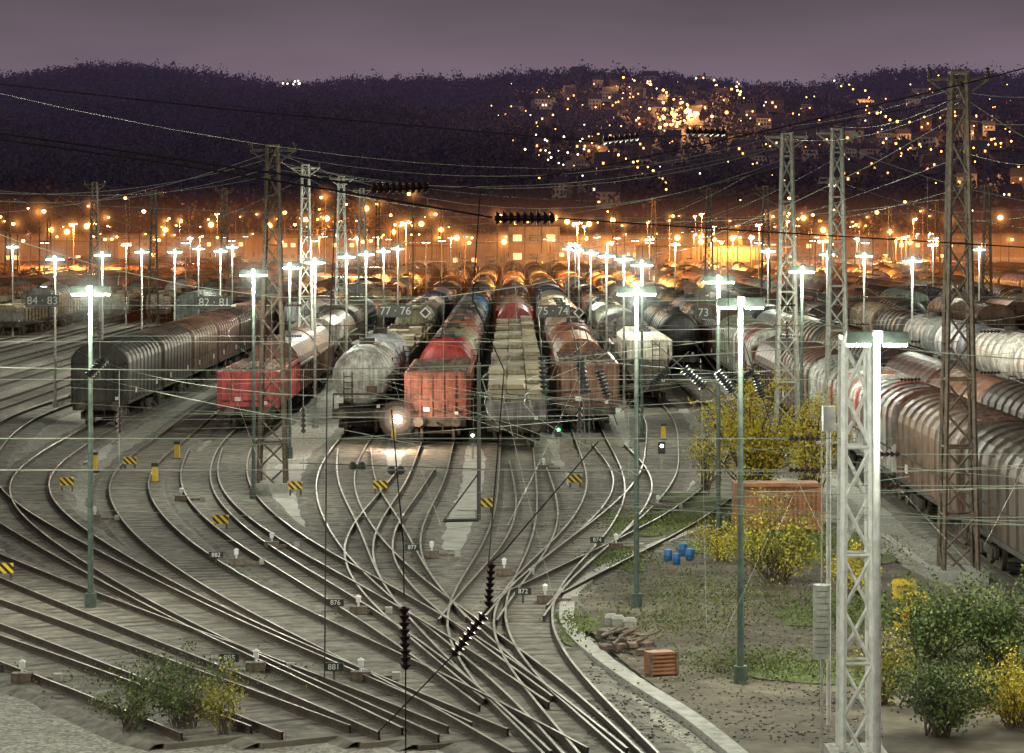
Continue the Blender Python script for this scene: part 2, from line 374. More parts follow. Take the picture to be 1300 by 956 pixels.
def m_tank(L=13.5,R=1.42):
    mb=MB(); bogies(mb,L); zc=1.35+R
    prof=[(0.02,0.75),(R*0.5,0.8),(R*0.82,0.95),(R*0.97,1.2),(R,1.45)]
    q=1.45
    while q<L-1.6:
        prof+=[(R,q+1.9-.09),(R+.035,q+1.9-.08),(R+.035,q+1.9+.0),(R,q+1.9+.01)] if q+2.0<L-1.5 else []
        q+=1.95
    prof+=[(R,L-1.45),(R*.97,L-1.2),(R*.82,L-.95),(R*.5,L-.8),(0.02,L-.75)]
    mb.lathe(prof,'y',24,0,(0,0,zc))
    for y in (2.2,L-2.2,L/2): mb.box((0,y,1.3),(2.3,0.3,0.35),1)
    mb.cyl((0,L/2,zc+R-.05),(0,L/2,zc+R+.28),0.4,12,1)
    for sx in (-.35,.35): mb.box((sx*1.6,L/2,zc+R+.05),(0.3,4.5,0.04),1)
    ladder(mb,-0.6,0.62,1.2,zc+.3); mb.beam((-1.3,.42,1.2),(-1.3,.42,2.0),.05,1); mb.beam((1.3,.42,1.2),(1.3,.42,2.0),.05,1); mb.beam((-1.3,.42,2.0),(1.3,.42,2.0),.05,1)
    ladder(mb,1.5,L/2,1.2,zc+R*.5)
    mb.box((0,.5,1.26),(2.7,.6,.04),1)
    mb.box((.55,.72,2.2),(.5,.05,.35),4); mb.box((-1.0,.6,1.7),(.35,.05,.3),3)
    return mb
def m_covered(L=14,h=3.2):
    mb=MB(); bogies(mb,L); n=11; prof=[(-1.42,1.2),(-1.45,h)]
    for i in range(1,n): 
        a=math.pi*(1-i/n); prof.append((1.45*math.cos(a),h+1.0*math.sin(a)))
    prof+=[(1.45,h),(1.42,1.2)]
    k=len(prof); y=.45
    vs=[]; fs=[]; segs=[]
    while y<L-.5:
        segs+=[(y,0),(y+.12,.06),(y+.24,0)]; y+=(L-1.14)/9
    for (yy,e) in segs:
        for (px,pz) in prof:
            sc_=1+e/1.45; vs.append((px*sc_,yy,pz+(e if pz>h else 0)))
    for i in range(len(segs)-1):
        for j in range(k-1): fs.append((i*k+j,(i+1)*k+j,(i+1)*k+j+1,i*k+j+1))
    mb.add(vs,fs,0); mb.add(vs[:k],[tuple(range(k))],0); mb.add(vs[-k:],[tuple(range(k))[::-1]],0)
    for x in (-1.3,-.45,.45,1.3): mb.box((x,.38,2.3),(.1,.1,2.3),0)
    mb.box((0,.38,h),(2.85,.1,.12),0); mb.box((0,.38,2.1),(2.6,.08,.1),0)
    mb.box((0,L/2,1.2),(2.95,L-.8,.16),1); ladder(mb,1.0,.3,1.1,3)
    for sx in (-1.5,1.5):
        for yy in (3,11): mb.box((sx,yy,1.7),(.03,.45,.3),3)
        mb.box((sx*.985,L/2,2.1),(.05,L-1.2,.06),1)
    return mb
def m_gondola(L=14,h=2.9,load=True,tarp=False):
    mb=MB(); bogies(mb,L)
    for sx in (-1,1):
        mb.box((sx*1.42,L/2,(1.15+h)/2),(.07,L-.9,h-1.15),0)
        mb.box((sx*1.47,L/2,h),(.16,L-.8,.12),0)
        y=.6
        while y<L-.4: mb.box((sx*1.5,y,(1.15+h)/2),(.1,.14,h-1.15),0); y+=(L-1.2)/9
    for e in (.42,L-.42):
        mb.box((0,e,(1.15+h)/2),(2.8,.08,h-1.15),0); mb.box((0,e,h+.01),(2.95,.2,.12),0)
        sg=-1 if e<1 else 1
        for x in (-1.3,-.8,-.27,.27,.8,1.3): mb.box((x,e+sg*.08,(1.15+h)/2),(.1,.1,h-1.2),0)
        mb.box((0,e+sg*.09,2.0),(2.75,.07,.1),0); mb.box((-.5,e+sg*.15,1.6),(.3,.03,.2),3)
        mb.box((0,e+sg*.09,1.5),(2.75,.07,.08),1)
    mb.box((0,L/2,1.18),(2.8,L-.9,.1),1)
    if load and not tarp:
        nx,ny=9,40; vs=[];
        for j in range(ny):
            for i in range(nx): vs.append((-1.36+2.72*i/(nx-1),.5+(L-1)*j/(ny-1),h-.45+random.uniform(0,.4)+.35*math.sin(j*.5)**2))
        mb.add(vs,[(j*nx+i,j*nx+i+1,(j+1)*nx+i+1,(j+1)*nx+i) for j in range(ny-1) for i in range(nx-1)],4)
    if tarp:
        n=12; segs=[.45+ (L-.9)*i/24 for i in range(25)]; vs=[]; k=n+1
        for ii,yy in enumerate(segs):
            e=.05 if ii%3==0 else 0
            for i in range(k):
                a=math.pi*(1-i/n); vs.append(((1.38+e)*math.cos(a),yy,h+.05+(1.35+e)*math.sin(a)))
        mb.add(vs,[(i*k+j,(i+1)*k+j,(i+1)*k+j+1,i*k+j+1) for i in range(24) for j in range(k-1)],5)
        mb.add(vs[:k],[tuple(range(k))],5); mb.add(vs[-k:],[tuple(range(k))[::-1]],5)
    return mb
def m_flat(L=14,load=True):
    mb=MB(); bogies(mb,L); mb.box((0,L/2,1.22),(2.8,L-.5,.14),1)
    y=.6
    while y<L: 
        for sx in (-1.38,1.38): mb.box((sx,y,1.9),(.08,.1,1.3),1)
        y+=1.8
    for (a,b) in ((.6,4.6),(4.9,9),(9.3,13.4)):
        hh=random.uniform(1.2,1.9)
        for xx in (-.9,0,.9):
            z=1.32
            while z<1.32+hh+random.uniform(-.3,.3):
                mb.box((xx+random.uniform(-.03,.03),(a+b)/2+random.uniform(-.06,.06),z+.11),(.84,b-a,.2),4); z+=.23
    for x in (-1.2,-.4,.4,1.2): mb.box((x,.38,1.9),(.1,.08,1.3),0)
    mb.box((0,.36,1.75),(2.7,.06,.8),0)
    return mb
def m_hopper(L=12):
    mb=MB(); bogies(mb,L)
    vs=[(-.7,2,1.2),(.7,2,1.2),(.7,L-2,1.2),(-.7,L-2,1.2),(-1.4,.7,2.6),(1.4,.7,2.6),(1.4,L-.7,2.6),(-1.4,L-.7,2.6),(-1.4,.7,3.7),(1.4,.7,3.7),(1.4,L-.7,3.7),(-1.4,L-.7,3.7),(-.8,1,4.1),(.8,1,4.1),(.8,L-1,4.1),(-.8,L-1,4.1)]
    fs=[]
    for k in (0,4,8): fs+=[(k,k+1,k+5,k+4),(k+1,k+2,k+6,k+5),(k+2,k+3,k+7,k+6),(k+3,k,k+4,k+7)]
    fs.append((12,13,14,15)); mb.add(vs,fs,0)
    y=1.2
    while y<L-1:
        for sx in (-1.43,1.43): mb.box((sx,y,3.15),(.08,.12,1.1),0)
        y+=1.1
    for y in (3,6,9): mb.cyl((0,y,4.05),(0,y,4.25),.35,10,1)
    for sx in (-1.2,1.2): mb.beam((sx,.5,1.2),(sx,.75,3.6),.07,1)
    ladder(mb,.5,.5,1.2,3.6)
    return mb
WM=[M_paint,M_under,M_wheel,M_white,M_scrap,M_redtarp]
mt=m_tank().mesh('tank_wagon',WM); mc=m_covered().mesh('covered_wagon',WM)
mcg=m_covered().mesh('covered_wagon_graffiti',[M_graf]+WM[1:])
mg=m_gondola().mesh('gondola_wagon',WM); mgt=m_gondola(h=2.55,tarp=True).mesh('tarpaulin_wagon',WM); mgh=m_gondola(h=3.25,load=True).mesh('gondola_high',WM)
mf=m_flat().mesh('flat_wagon',[M_paint,M_under,M_wheel,M_white,M_wood]); mh=m_hopper().mesh('hopper_wagon',WM)
mgt2=m_gondola(h=2.55,tarp=True).mesh('tarpaulin_wagon_brown',[M_paint,M_under,M_wheel,M_white,M_scrap,M_paint])
KIND={'t':('tank_wagon',mt,13.5),'c':('covered_freight_wagon',mc,14),'x':('covered_freight_wagon',mcg,14),'g':('open_freight_wagon',mg,14),'G':('open_freight_wagon',mgh,14),'r':('tarpaulin_freight_wagon',mgt,14),'b':('tarpaulin_freight_wagon',mgt2,14),'f':('timber_flat_wagon',mf,14),'h':('hopper_wagon',mh,12)}
BR=(0.22,0.11,0.07); DB=(0.11,0.065,0.048); GR=(0.26,0.26,0.24); DG=(0.06,0.06,0.05); WH=(0.8,0.8,0.76); RD=(0.45,0.05,0.035); TAN=(0.4,0.3,0.17); BL=(0.06,0.17,0.35); SV=(0.5,0.51,0.48); OR=(0.32,0.125,0.06)
def train(X,Z0,seq,Zend):
    y=Z0;i=0
    while y<Zend:
        if i<len(seq): k,c=seq[i]
        else: k=random.choice('tcchgbtcf'); c=random.choice([BR,DB,GR,DG,SV,BR,TAN,DB,(0.12,.12,.12),OR])
        nm,me,L=KIND[k]
        cc=tuple(v*random.uniform(.85,1.15) for v in c)
        inst(nm,me,(X,y,0.235),0,None,cc); y+=L+.1; i+=1
train(-21,136,[('c',DG),('c',(0.1,.075,.055)),('c',BR),('c',BR),('c',DB),('c',BR),('h',DB)],480)
train(-17,215,[('h',GR),('c',DB)],480)
train(-13.1,132.5,[('g',(0.8,0.13,0.1)),('b',BR),('b',BR),('h',SV),('b',BR),('c',DB)],480)
train(-7.4,130,[('t',WH),('t',WH),('f',TAN),('f',TAN),('g',TAN),('t',TAN)],480)
train(-3.5,125,[('G',(0.3,.095,.055)),('t',RD),('t',TAN),('t',OR),('t',BR),('t',DG),('t',DG),('t',BL),('t',BL),('t',OR)],480)
train(0.2,122,[('f',GR),('f',DG),('f',TAN),('f',GR),('f',DG),('f',TAN),('r',RD),('G',RD)],480)
train(3.8,133,[('G',BR),('b',OR),('t',OR),('t',TAN),('b',BR),('h',DB)],480)
train(7.7,152,[('h',WH),('g',GR),('c',GR)],480)
train(11.6,185,[('t',DG),('t',DG),('c',DG)],480)
train(15.2,68,[('c',DB),('c',BR),('x',BR),('x',SV),('c',BR),('b',DB),('x',BR),('c',GR),('c',DB)],480)
train(19.6,76,[('c',BR),('c',DB),('b',OR),('b',BR),('c',DB),('c',BR),('t',DG),('t',GR)],480)
train(24,205,[('c',DB),('c',DG),('t',DG),('f',GR),('c',DB)],480)
train(28.4,132,[('t',WH),('t',WH),('t',SV),('t',GR),('t',DG)],480)
for X in (32.8,37.2,41.6,46,50.6): train(X,random.uniform(150,225),[],480)
for X in (-25,-29.4,-33.8,-38.2,-42.6,-47,-51): train(X,random.uniform(235,300),[('f',GR)] if X<-30 else [('c',GR)],480)
for i in range(8):
    for sg in (-1,1): train(sg*(51+4.4*(i+1)),random.uniform(300,380),[],560)

# ---------- lattice masts ----------
def m_mast(H,wb=1.0,wt=0.38,arms=True):
    mb=MB(); n=int(H/0.95)
    def w(z): return (wb+(wt-wb)*z/H)/2
    for sx in (-1,1):
        for sy in (-1,1): mb.beam((sx*w(0),sy*w(0),0),(sx*w(H),sy*w(H),H),.1)
    for i in range(n):
        a=H*i/n;b=H*(i+1)/n; wa,wb_=w(a),w(b); s=1 if i%2 else -1
        mb.beam((-wa*s,-wa,a),(wb_*s,-wb_,b),.055); mb.beam((wa*s,wa,a),(-wb_*s,wb_,b),.055)
        mb.beam((-wa,wa*s,a),(-wb_,-wb_*s,b),.055); mb.beam((wa,-wa*s,a),(wb_,wb_*s,b),.055)
        if i%2==0:
            for s2 in (-1,1): mb.beam((-wa,s2*wa,a),(wa,s2*wa,a),.05); mb.beam((s2*wa,-wa,a),(s2*wa,wa,a),.05)
    mb.box((0,0,0.1),(wb+.5,wb+.5,.6),1)
    mb.box((0,0,H+.03),(wt+.1,wt+.1,.08),0)
    if arms:
        mb.beam((-.9,0,H-.15),(.9,0,H-.15),.08); mb.beam((-.9,0,H-.15),(0,0,H-.8),.05); mb.beam((.9,0,H-.15),(0,0,H-.8),.05)
        for sx in (-.85,.85): mb.lathe([(.03,0),(.08,.05),(.03,.1),(.08,.15),(.03,.2),(.08,.25),(.02,.3)],'z',8,2,(sx,0,H-.1))
    return mb
mast_meshes={}
def mast(X,Z,H,mat=M_rust,**k):
    key=(round(H,1),mat.name,tuple(k.items()))
    if key not in mast_meshes: mast_meshes[key]=m_mast(H,**k).mesh('lattice_mast',[mat,M_conc,M_ins])
    return inst('lattice_mast',mast_meshes[key],(X,Z,0))
mast(-9.35,104.6,13.5,M_rust,wb=1.05,wt=.4); mast(13,78,14.8,M_rust,wb=1.0,wt=.42); mast(14.2,117,14.6,M_galv); mast(11.6,113,14.3,M_galv)
mast(6.55,51,8.2,M_white,wb=.58,wt=.48,arms=False)
mast(-12.8,166,14.2,M_galv); mast(-13,204,14.2,M_galv); mast(-14.9,266,14.2,M_galv)
for (x,y) in [(480,250),(972,237),(1253,236),(900,240),(830,252),(120,232),(195,242),(285,240),(10,254),(780,258),(62,262),(560,262),(1130,262),(1190,255),(500,258)]:
    s=(290-y)/3.9; Z=F/s; mast((x-650)/s,Z,14.2,M_rust)

# ---------- lamps ----------
halo_w=[]; halo_o=[]
def m_lamp(H):
    mb=MB(); mb.cyl((0,0,0),(0,0,H),.085,8,0,.055); mb.cyl((0,0,0),(0,0,.5),.16,8,0)
    mb.box((0,0,H+.09),(.14,.3,.16),2)
    mb.beam((-.45,0,H+.02),(.45,0,H+.02),.05,2)
    for sx in (-.31,.31):
        mb.add([(sx-.24,-.22,H-.05),(sx+.24,-.22,H-.05),(sx+.24,.22,H-.05),(sx-.24,.22,H-.05),(sx-.2,-.12,H+.15),(sx+.2,-.12,H+.15),(sx+.2,.12,H+.15),(sx-.2,.12,H+.15)],[(0,1,5,4),(1,2,6,5),(2,3,7,6),(3,0,4,7),(4,5,6,7)],2)
        mb.cyl((sx-.2,0,H-.06),(sx+.2,0,H-.06),.05,8,1)
    return mb
lm_near=m_lamp(8.6).mesh('yard_lamp',[M_greenpole,M_lampw,M_greenpole]); lm_w=m_lamp(8.6).mesh('yard_lamp',[M_white,M_lampw,M_greenpole])
lm_far=m_lamp(8.6).mesh('yard_lamp_far',[M_galv,M_lampw2,M_greenpole])
LC=(0.95,1.0,0.82)
def lamp(px,Z,P,me=None,H=8.6):
    me=me or (lm_near if Z<130 else lm_far)
    o=inst('yard_lamp',me,((px-650)*Z/F,Z,H-8.6))
    if P: plight((0,-0.32,8.25),P,LC,.12,o)
    if Z>70: halo_w.append(((px-650)*Z/F,Z-.1,H-.1))
LW=2800
lamp(115,72,LW); lamp(808,72,LW); lamp(940,60,LW); lamp(1113,45.5,LW*.6,lm_w,8.4)
lamp(322,101,LW); lamp(912,88,LW); lamp(368,120,LW); lamp(1018,109,LW); lamp(400,138,LW); lamp(815,128,LW); lamp(1158,145,LW)
for (x,y) in [(1097,324),(180,319),(130,323),(70,328),(16,313),(792,328),(770,324),(750,320),(735,317),(722,315),(295,313),(280,318),(252,315),(222,319),(1243,316),(975,318),(1050,322),(440,325),(465,322),(487,318),(505,315)]:
    lamp(x,5780/(y-290),2600)
for X in (-57,-40,-27,-19,-10.4,5.8,17.6,30,43,60,75):
    for i,Z in enumerate(range(285,620,48)):
        if random.random()<.4: continue
        P_=(X+random.uniform(-1,1),Z+random.uniform(-8,8),0)
        o=inst('yard_lamp',lm_far,P_)
        if random.random()<.4: halo_w.append((P_[0],P_[1]-.1,8.5))
        if i%4==0: plight((0,-.3,8.3),2500,LC,.2,o)
for (X,Z) in [(-13,48),(14,58),(-20,66)]:  # extra lamps added outside the view
    o=inst('yard_lamp',lm_near,(X,Z,0)); plight((0,-.3,8.25),LW*1.3,LC,.2,o)
def m_sod(H,two):
    mb=MB(); mb.cyl((0,0,0),(0,0,H),.12,6,0,.07)
    if two:
        mb.beam((-.6,0,H),(.6,0,H),.08,0)
        for sx in (-.5,.5): mb.box((sx,0,H+.02),(.4,.35,.14),0)
        mb.sphere((-.5,0,H-.16),.2,8,1)
    else: mb.beam((0,0,H),(.5,0,H+.15),.08,0); mb.box((.6,0,H+.15),(.5,.3,.14),0); mb.sphere((.55,0,H-.03),.25,8,1)
    return mb
HS=(8.5,11,12.5,14.5)
ms=[m_sod(h,i%2).mesh('sodium_lamp',[M_rust,M_lampo]) for i,h in enumerate(HS)]
for i in range(190):
    Z=random.uniform(300,980); X=random.uniform(-.22,.22)*Z
    j=random.choice((0,0,0,1,1,2,2,3)); H=HS[j]
    o=inst('sodium_lamp',ms[j],(X,Z,0))
    if random.random()<.5: halo_o.append((X,Z-.3,H-.1,random.uniform(.6,1.1)))
    if i%6==0: plight((0,-.5,H-.6),42000,(1.0,.38,.07),.3,o)
for (x,y) in [(535,283),(705,275),(720,280),(748,283),(778,278),(1020,275),(1045,290),(1205,277),(388,278),(415,276),(342,285),(268,284),(110,286),(560,290),(465,262),(930,300),(65,290),(85,292),(860,300),(1270,275),(1130,293),(1155,305),(890,305),(640,305),(210,290),(500,292),(580,300)]:
    H=13.5; Z=F*(H-.16-CH)/max(290-y,3) if y<287 else random.uniform(420,700)
    Z=min(max(Z,300),800); hz_=CH+(290-y)*Z/F
    mb=MB(); mb.cyl((0,0,0),(0,0,hz_),.14,6,0,.08); mb.beam((-.5,0,hz_),(.5,0,hz_),.1,0); mb.sphere((0,0,hz_-.3),.42*Z/450,10,1)
    mb.obj('sodium_lamp',[M_rust,M_lampo],((x-650)*Z/F,Z,0)); halo_o.append(((x-650)*Z/F,Z-.3,hz_-.3,min(1.6,Z/320)))
# self-lit nested shells imitating the glow around the lamps
for (nm,rad,cw,so_) in [('lamp_halo',1.1,.018,.02),('lamp_halo',.78,.045,.045),('lamp_halo',.5,.13,.13),('lamp_halo',.3,.5,.55)]:
    mb=MB()
    for (x,y,z) in halo_w: mb.lathe([(max(.001,rad*math.sin(math.pi*k/8)),-rad*math.cos(math.pi*k/8)) for k in range(9)],'z',14,0,(x,y,z))
    mb.obj(nm,[volmat('halo_white',(.85,1,.8),cw)])
    mb=MB()
    for (x,y,z,q) in halo_o: rr=rad*1.7*q; mb.lathe([(max(.001,rr*math.sin(math.pi*k/8)),-rr*math.cos(math.pi*k/8)) for k in range(9)],'z',14,0,(x,y,z))
    mb.obj(nm,[volmat('halo_sodium',(1,.36,.07),so_)])

# ---------- wires ----------
def sag(a,b,s,n=10):
    a=Vector(a);b=Vector(b); return [a.lerp(b,i/n)-Vector((0,0,4*s*(i/n)*(1-i/n))) for i in range(n+1)]
WR=0.0095
def insul(mb,p,q,r=.09,mi=1,n=9):
    p=Vector(p);q=Vector(q); mb.cyl(p,q,r*.4,6,mi)
    for i in range(n):
        t=(i+.5)/n; c=p.lerp(q,t); d=(q-p).normalized()*((q-p).length/n*.3)
        mb.cyl(c-d,c+d,r,10,mi,r*.6)
def headspan(a,b,zt=13.2,sagm=4.2,low=(7.3,6.1)):
    mb=MB(); (xa,za),(xb,zb)=a,b
    up=sag((xa,za,zt),(xb,zb,zt),sagm,14); mb.tube(up,WR*1.2)
    for z in low:
        mb.tube([(xa,za,z),(xb,zb,z)],WR*1.1)
        for t in (.04,.96):
            x=xa+(xb-xa)*t; insul(mb,(x-.3,za,z),(x+.3,za,z),.06,1,6)
    n=max(3,int(abs(xb-xa)/4.5))
    for i in range(1,n):
        t=i/n; p=up[int(round(t*14))]; mb.tube([p,(p.x,p.y,low[1])],WR*.7)
        insul(mb,(p.x,p.y,low[0]+.1),(p.x,p.y,low[0]+.6),.06,1,5)
    mb.obj('catenary_headspan',[M_wire,M_ins])
headspan((-9.35,104.6),(11.6,113),13.3,2.2); headspan((-36,104),(-9.35,104.6),13.3,2.5); headspan((14.2,117),(42,118),14,3)
headspan((-22,78),(13,78),13.6,5.4,(7.0,5.9)); headspan((13,78),(36,80),14.2,4)
headspan((-18,51),(6.55,51),8.1,.5,(6.3,5.7)); headspan((6.55,51),(20,51),8.1,.4,(6.0,5.4))
headspan((-12.8,166),(14.2,160),13.5,4); headspan((-40,166),(-12.8,166),13.5,4); headspan((-13,204),(22,243),13.5,4); headspan((-14.9,266),(19,266),13.5,4)
headspan((-28,150),(14,150),12,4,(7,6.3)); headspan((-45,266),(-14.9,266),13.5,4); headspan((22,243),(43,243),13.5,3)
for ti,P in enumerate(track_paths):
    Q=resample(P,4.0); Q=[p for p in Q if p.y<420]
    if len(Q)<4: continue
    mb=MB(); c=[Vector((p.x+.2*math.sin(i*.6),p.y,5.75)) for i,p in enumerate(Q)]
    mb.tube(c,WR*.75)
    m=[Vector((p.x,p.y,6.15+1.0*((abs((p.y%50)-25)/25)**2))) for i,p in enumerate(Q)]
    mb.tube(m,WR*.65)
    for i in range(0,len(Q),4): mb.tube([c[i],m[i]],WR*.5)
    mb.obj('contact_wire',[M_wire])
mb=MB()
def T(x1,y1,Z1,x2,y2,Z2,s=.6,r=WR): mb.tube(sag(A(x1,y1,Z1),A(x2,y2,Z2),s,14),r)
T(347,195,104.6,995,170,113,1.3); T(347,205,104.6,995,185,113,1.4); T(347,215,104.6,1063,160,117,1.5); T(-100,235,104,347,200,104.6,.8); T(-100,245,104,347,212,104.6,.8)
T(1063,160,117,1218,120,78,.4); T(995,175,113,1218,130,78,.5); T(1218,115,78,1400,105,78,.3); T(-60,105,60,1063,165,117,1.8,WR*.8); T(1063,200,117,720,330,160,.8); T(1218,200,78,690,345,190,.8)
T(388,215,166,347,195,104.6,.3);T(434,228,204,388,215,166,.3);T(388,215,166,972,240,243,1.5);T(1218,150,78,1400,140,78,.3); T(1218,240,78,800,300,140,.6)
T(-80,250,100,1400,262,100,.6,WR*.8); T(-80,232,90,347,222,104.6,.6); T(347,225,104.6,1218,250,78,1.2); T(1218,280,78,1400,250,70,.2); T(1063,230,117,1400,300,100,.4); T(995,210,113,347,290,104.6,.9); T(1218,110,78,1000,160,113,.2); T(434,300,204,995,280,113,.8); T(1218,190,78,1400,200,60,.3); T(1063,260,117,434,330,204,1.0)
for k in range(24):
    y=random.uniform(430,640); Z=random.uniform(50,95); T(-80+random.uniform(0,700),y+random.uniform(-60,60),Z,random.uniform(800,1400),y+random.uniform(-70,70),Z+random.uniform(-8,30),random.uniform(.1,.5),WR*.6)
for k in range(8):
    y=random.uniform(560,660); T(random.uniform(700,950),y,52,1400,y+random.uniform(-40,60),50,.1,WR*.7)
for k in range(10):
    x=random.uniform(0,1300); T(x,random.uniform(640,900),52,x+random.uniform(-250,250),random.uniform(400,470),random.uniform(90,120),.2,WR*.5)
mb.obj('feeder_wires',[M_wire])
mb=MB(); ZF=24
def TD(pts,Z,r=.011): mb.tube([A(x,y,Z) for x,y in pts],r,4)
TD([(-80,158),(120,186),(300,213),(470,236)],ZF,.01); insul(mb,A(472,239,ZF),A(545,237,ZF),.065,1,9); TD([(545,238),(570,241),(740,216),(1000,160),(1250,100),(1400,60)],ZF,.006)
TD([(-80,166),(200,205),(450,246),(625,276)],ZF,.009); insul(mb,A(628,277,ZF),A(705,277,ZF),.065,1,9); TD([(705,277),(900,290),(1400,320)],ZF,.006)
TD([(-80,98),(300,140),(760,180)],ZF,.006); insul(mb,A(765,178,40),A(812,173,40),.07,1,7); TD([(812,174),(1000,168),(1218,125)],40,.008)
insul(mb,A(870,167,40),A(922,168,40),.07,1,7); TD([(922,168),(925,440)],40,.006)
TD([(427,240),(415,500),(412,860)],40,.01); TD([(497,520),(512,690),(513,760)],ZF,.006); insul(mb,A(513,770,ZF),A(515,850,ZF),.055,1,9); TD([(515,850),(515,960)],ZF,.006)
TD([(760,560),(640,700),(622,715)],ZF,.006); insul(mb,A(624,715,ZF),A(620,770,ZF),.045,1,7); insul(mb,A(615,780,ZF),A(575,832,ZF),.055,1,8); TD([(622,770),(612,782)],ZF,.01); TD([(575,832),(480,930)],ZF,.006)
TD([(610,240),(600,380),(640,470),(620,720)],ZF,.005)
mb.obj('foreground_catenary_wires',[M_dwire,M_ins])
mb=MB()
for (x1,y1,x2,y2) in [(735,455,745,500),(760,470,772,505),(825,490,850,468),(868,468,895,492),(910,472,930,498),(958,475,968,505),(112,478,135,455),(945,480,955,470),(688,452,692,500),(740,500,738,458)]:
    insul(mb,A(x1,y1,66),A(x2,y2,66),.13,1,8)
    dx=x2-x1; dy=y2-y1; mb.tube([A(x1-dx*1.5,y1-dy*1.5,66),A(x1,y1,66)],.014); mb.tube([A(x2,y2,66),A(x2+dx,y2+dy,66)],.014)
for (x,y) in [(448,592),(460,592),(497,597),(509,597)]: mb.sphere(A(x,y,52),.09,8,0)
mb.tube([A(380,588,52),A(740,600,52)],.009)
mb.obj('section_insulators',[M_dwire,M_black])

# ---------- signs ----------
def text(body,size,loc,parent,mat):
    c=bpy.data.curves.new('lettering','FONT'); c.body=body; c.size=size; c.align_x='CENTER'; c.align_y='CENTER'; c.extrude=.004
    c.materials.append(mat); o=bpy.data.objects.new('lettering',c); o.rotation_euler=(math.pi/2,0,0); o.location=loc; o.parent=parent; col.objects.link(o)
M_board=noisy('sign_board_grey',(0.08,0.08,0.07),(0.13,0.13,0.115),4,.6)
for (x,y,t) in [(54,382,'84 · 83'),(272,384,'82 · 81'),(502,395,'77 · 76'),(702,395,'75 · 74'),(893,397,'73')]:
    X,Y,Zh=A(x,y,149.5); wd=1.9 if len(t)>3 else .9
    mb=MB(); mb.box((0,0,0),(wd,.06,.68),0)
    for sx in (-.35,.35): mb.beam((sx*wd,0,.34),(sx*wd,0,.34+.9),.04,1)
    o=mb.obj('track_number_sign',[M_board,M_rust],(X,Y,Zh)); text(t,.62,(0,-.05,0),o,M_txt)
for (x,y) in [(540,397),(735,397),(1168,450)]:
    mb=MB(); X,Y,Zh=A(x,y,149.5); q=.32
    mb.add([(0,0,-q),(q,0,0),(0,0,q),(-q,0,0),(0,.05,-q),(q,.05,0),(0,.05,q),(-q,.05,0)],[(0,1,2,3),(7,6,5,4),(0,4,5,1),(1,5,6,2),(2,6,7,3),(3,7,4,0)],0)
    q=.22; mb.add([(0,-.01,-q),(q,-.01,0),(0,-.01,q),(-q,-.01,0)],[(0,1,2,3)],1); mb.beam((0,.03,.3),(0,.03,1.3),.04,2); mb.obj('diamond_sign',[M_txt,M_black,M_rust],(X,Y,Zh))
def stripemat():
    m,nt,b=newmat('hazard_stripes'); tc=N(nt,'ShaderNodeTexCoord'); s=N(nt,'ShaderNodeSeparateXYZ'); nt.links.new(tc.outputs['Object'],s.inputs[0])
    a=N(nt,'ShaderNodeMath',operation='ADD'); nt.links.new(s.outputs[0],a.inputs[0]); nt.links.new(s.outputs[2],a.inputs[1])
    k=N(nt,'ShaderNodeMath',operation='MULTIPLY'); k.inputs[1].default_value=4.2; nt.links.new(a.outputs[0],k.inputs[0])
    f=N(nt,'ShaderNodeMath',operation='FRACT'); nt.links.new(k.outputs[0],f.inputs[0])
    r=ramp(nt,[(0,(0.7,0.45,0.02)),(0.5,(0.015,0.015,0.015))],f.outputs[0]); r.color_ramp.interpolation='CONSTANT'
    nt.links.new(r.outputs[0],b.inputs['Base Color']); return m
M_str=stripemat()
for (x,y) in [(85,620),(483,624),(730,616),(280,670),(165,592),(616,648),(375,625),(5,735)]:
    mb=MB(); X,Y=G(x,y+6); mb.box((0,0,.4),(.54,.05,.3),0); mb.beam((-.2,.04,0),(-.2,.04,.3),.05,1); mb.beam((.2,.04,0),(.2,.04,.3),.05,1)
    mb.obj('hazard_marker_board',[M_str,M_rust],(X,Y,.05))
def switch(x,y,t=None):
    X,Y=G(x,y); mb=MB()
    mb.box((0,0,.12),(.45,.3,.2),1); mb.box((.45,0,.08),(.6,.09,.08),1); mb.cyl((0,0,.2),(0,0,.34),.03,6,0); mb.box((0,0,.4),(.12,.12,.14),0); mb.add([(-.08,-.08,.47),(.08,-.08,.47),(.08,.08,.47),(-.08,.08,.47),(0,0,.53)],[(0,1,4),(1,2,4),(2,3,4),(3,0,4)],0)
    mb.box((.8,0,.12),(.18,.22,.16),3)
    mb.obj('switch_stand',[M_txt,M_rust,M_yel,M_conc],(X,Y,.1))
    if t:
        mb=MB(); mb.box((0,0,.33),(.44,.04,.19),0); mb.beam((0,.04,0),(0,.04,.3),.04,1); q=mb.obj('point_number_sign',[M_black,M_rust],(X-.6,Y-.1,.1)); text(t,.18,(0,-.03,.33),q,M_txt)
for a in [(300,722,'882'),(455,785,'876'),(548,712,'877'),(692,770,'872'),(782,702,'874'),(458,870,'881'),(325,858,'885'),(28,872,'884'),(345,700,None),(640,735,None),(835,650,None),(690,600,None),(120,665,None),(230,640,None)]: switch(*a)
def dwarf(x,y,c,h=1.0):
    X,Y=G(x,y); mb=MB(); mb.cyl((0,0,0),(0,0,h),.05,6,0); mb.box((0,0,h+.2),(.3,.16,.5),1); mb.sphere((0,-.1,h+.28),.07,8,2); mb.box((0,-.16,h+.38),(.2,.16,.02),1)
    mb.obj('dwarf_signal',[M_galv,M_black,emis('signal_lens',c,12)],(X,Y,.05))
dwarf(709,580,(0.1,1,.35),.9); dwarf(600,585,(0.9,1,.8),.8); dwarf(840,600,(.9,.9,.7),.8); dwarf(88,400,(1,.05,.05),6.5)
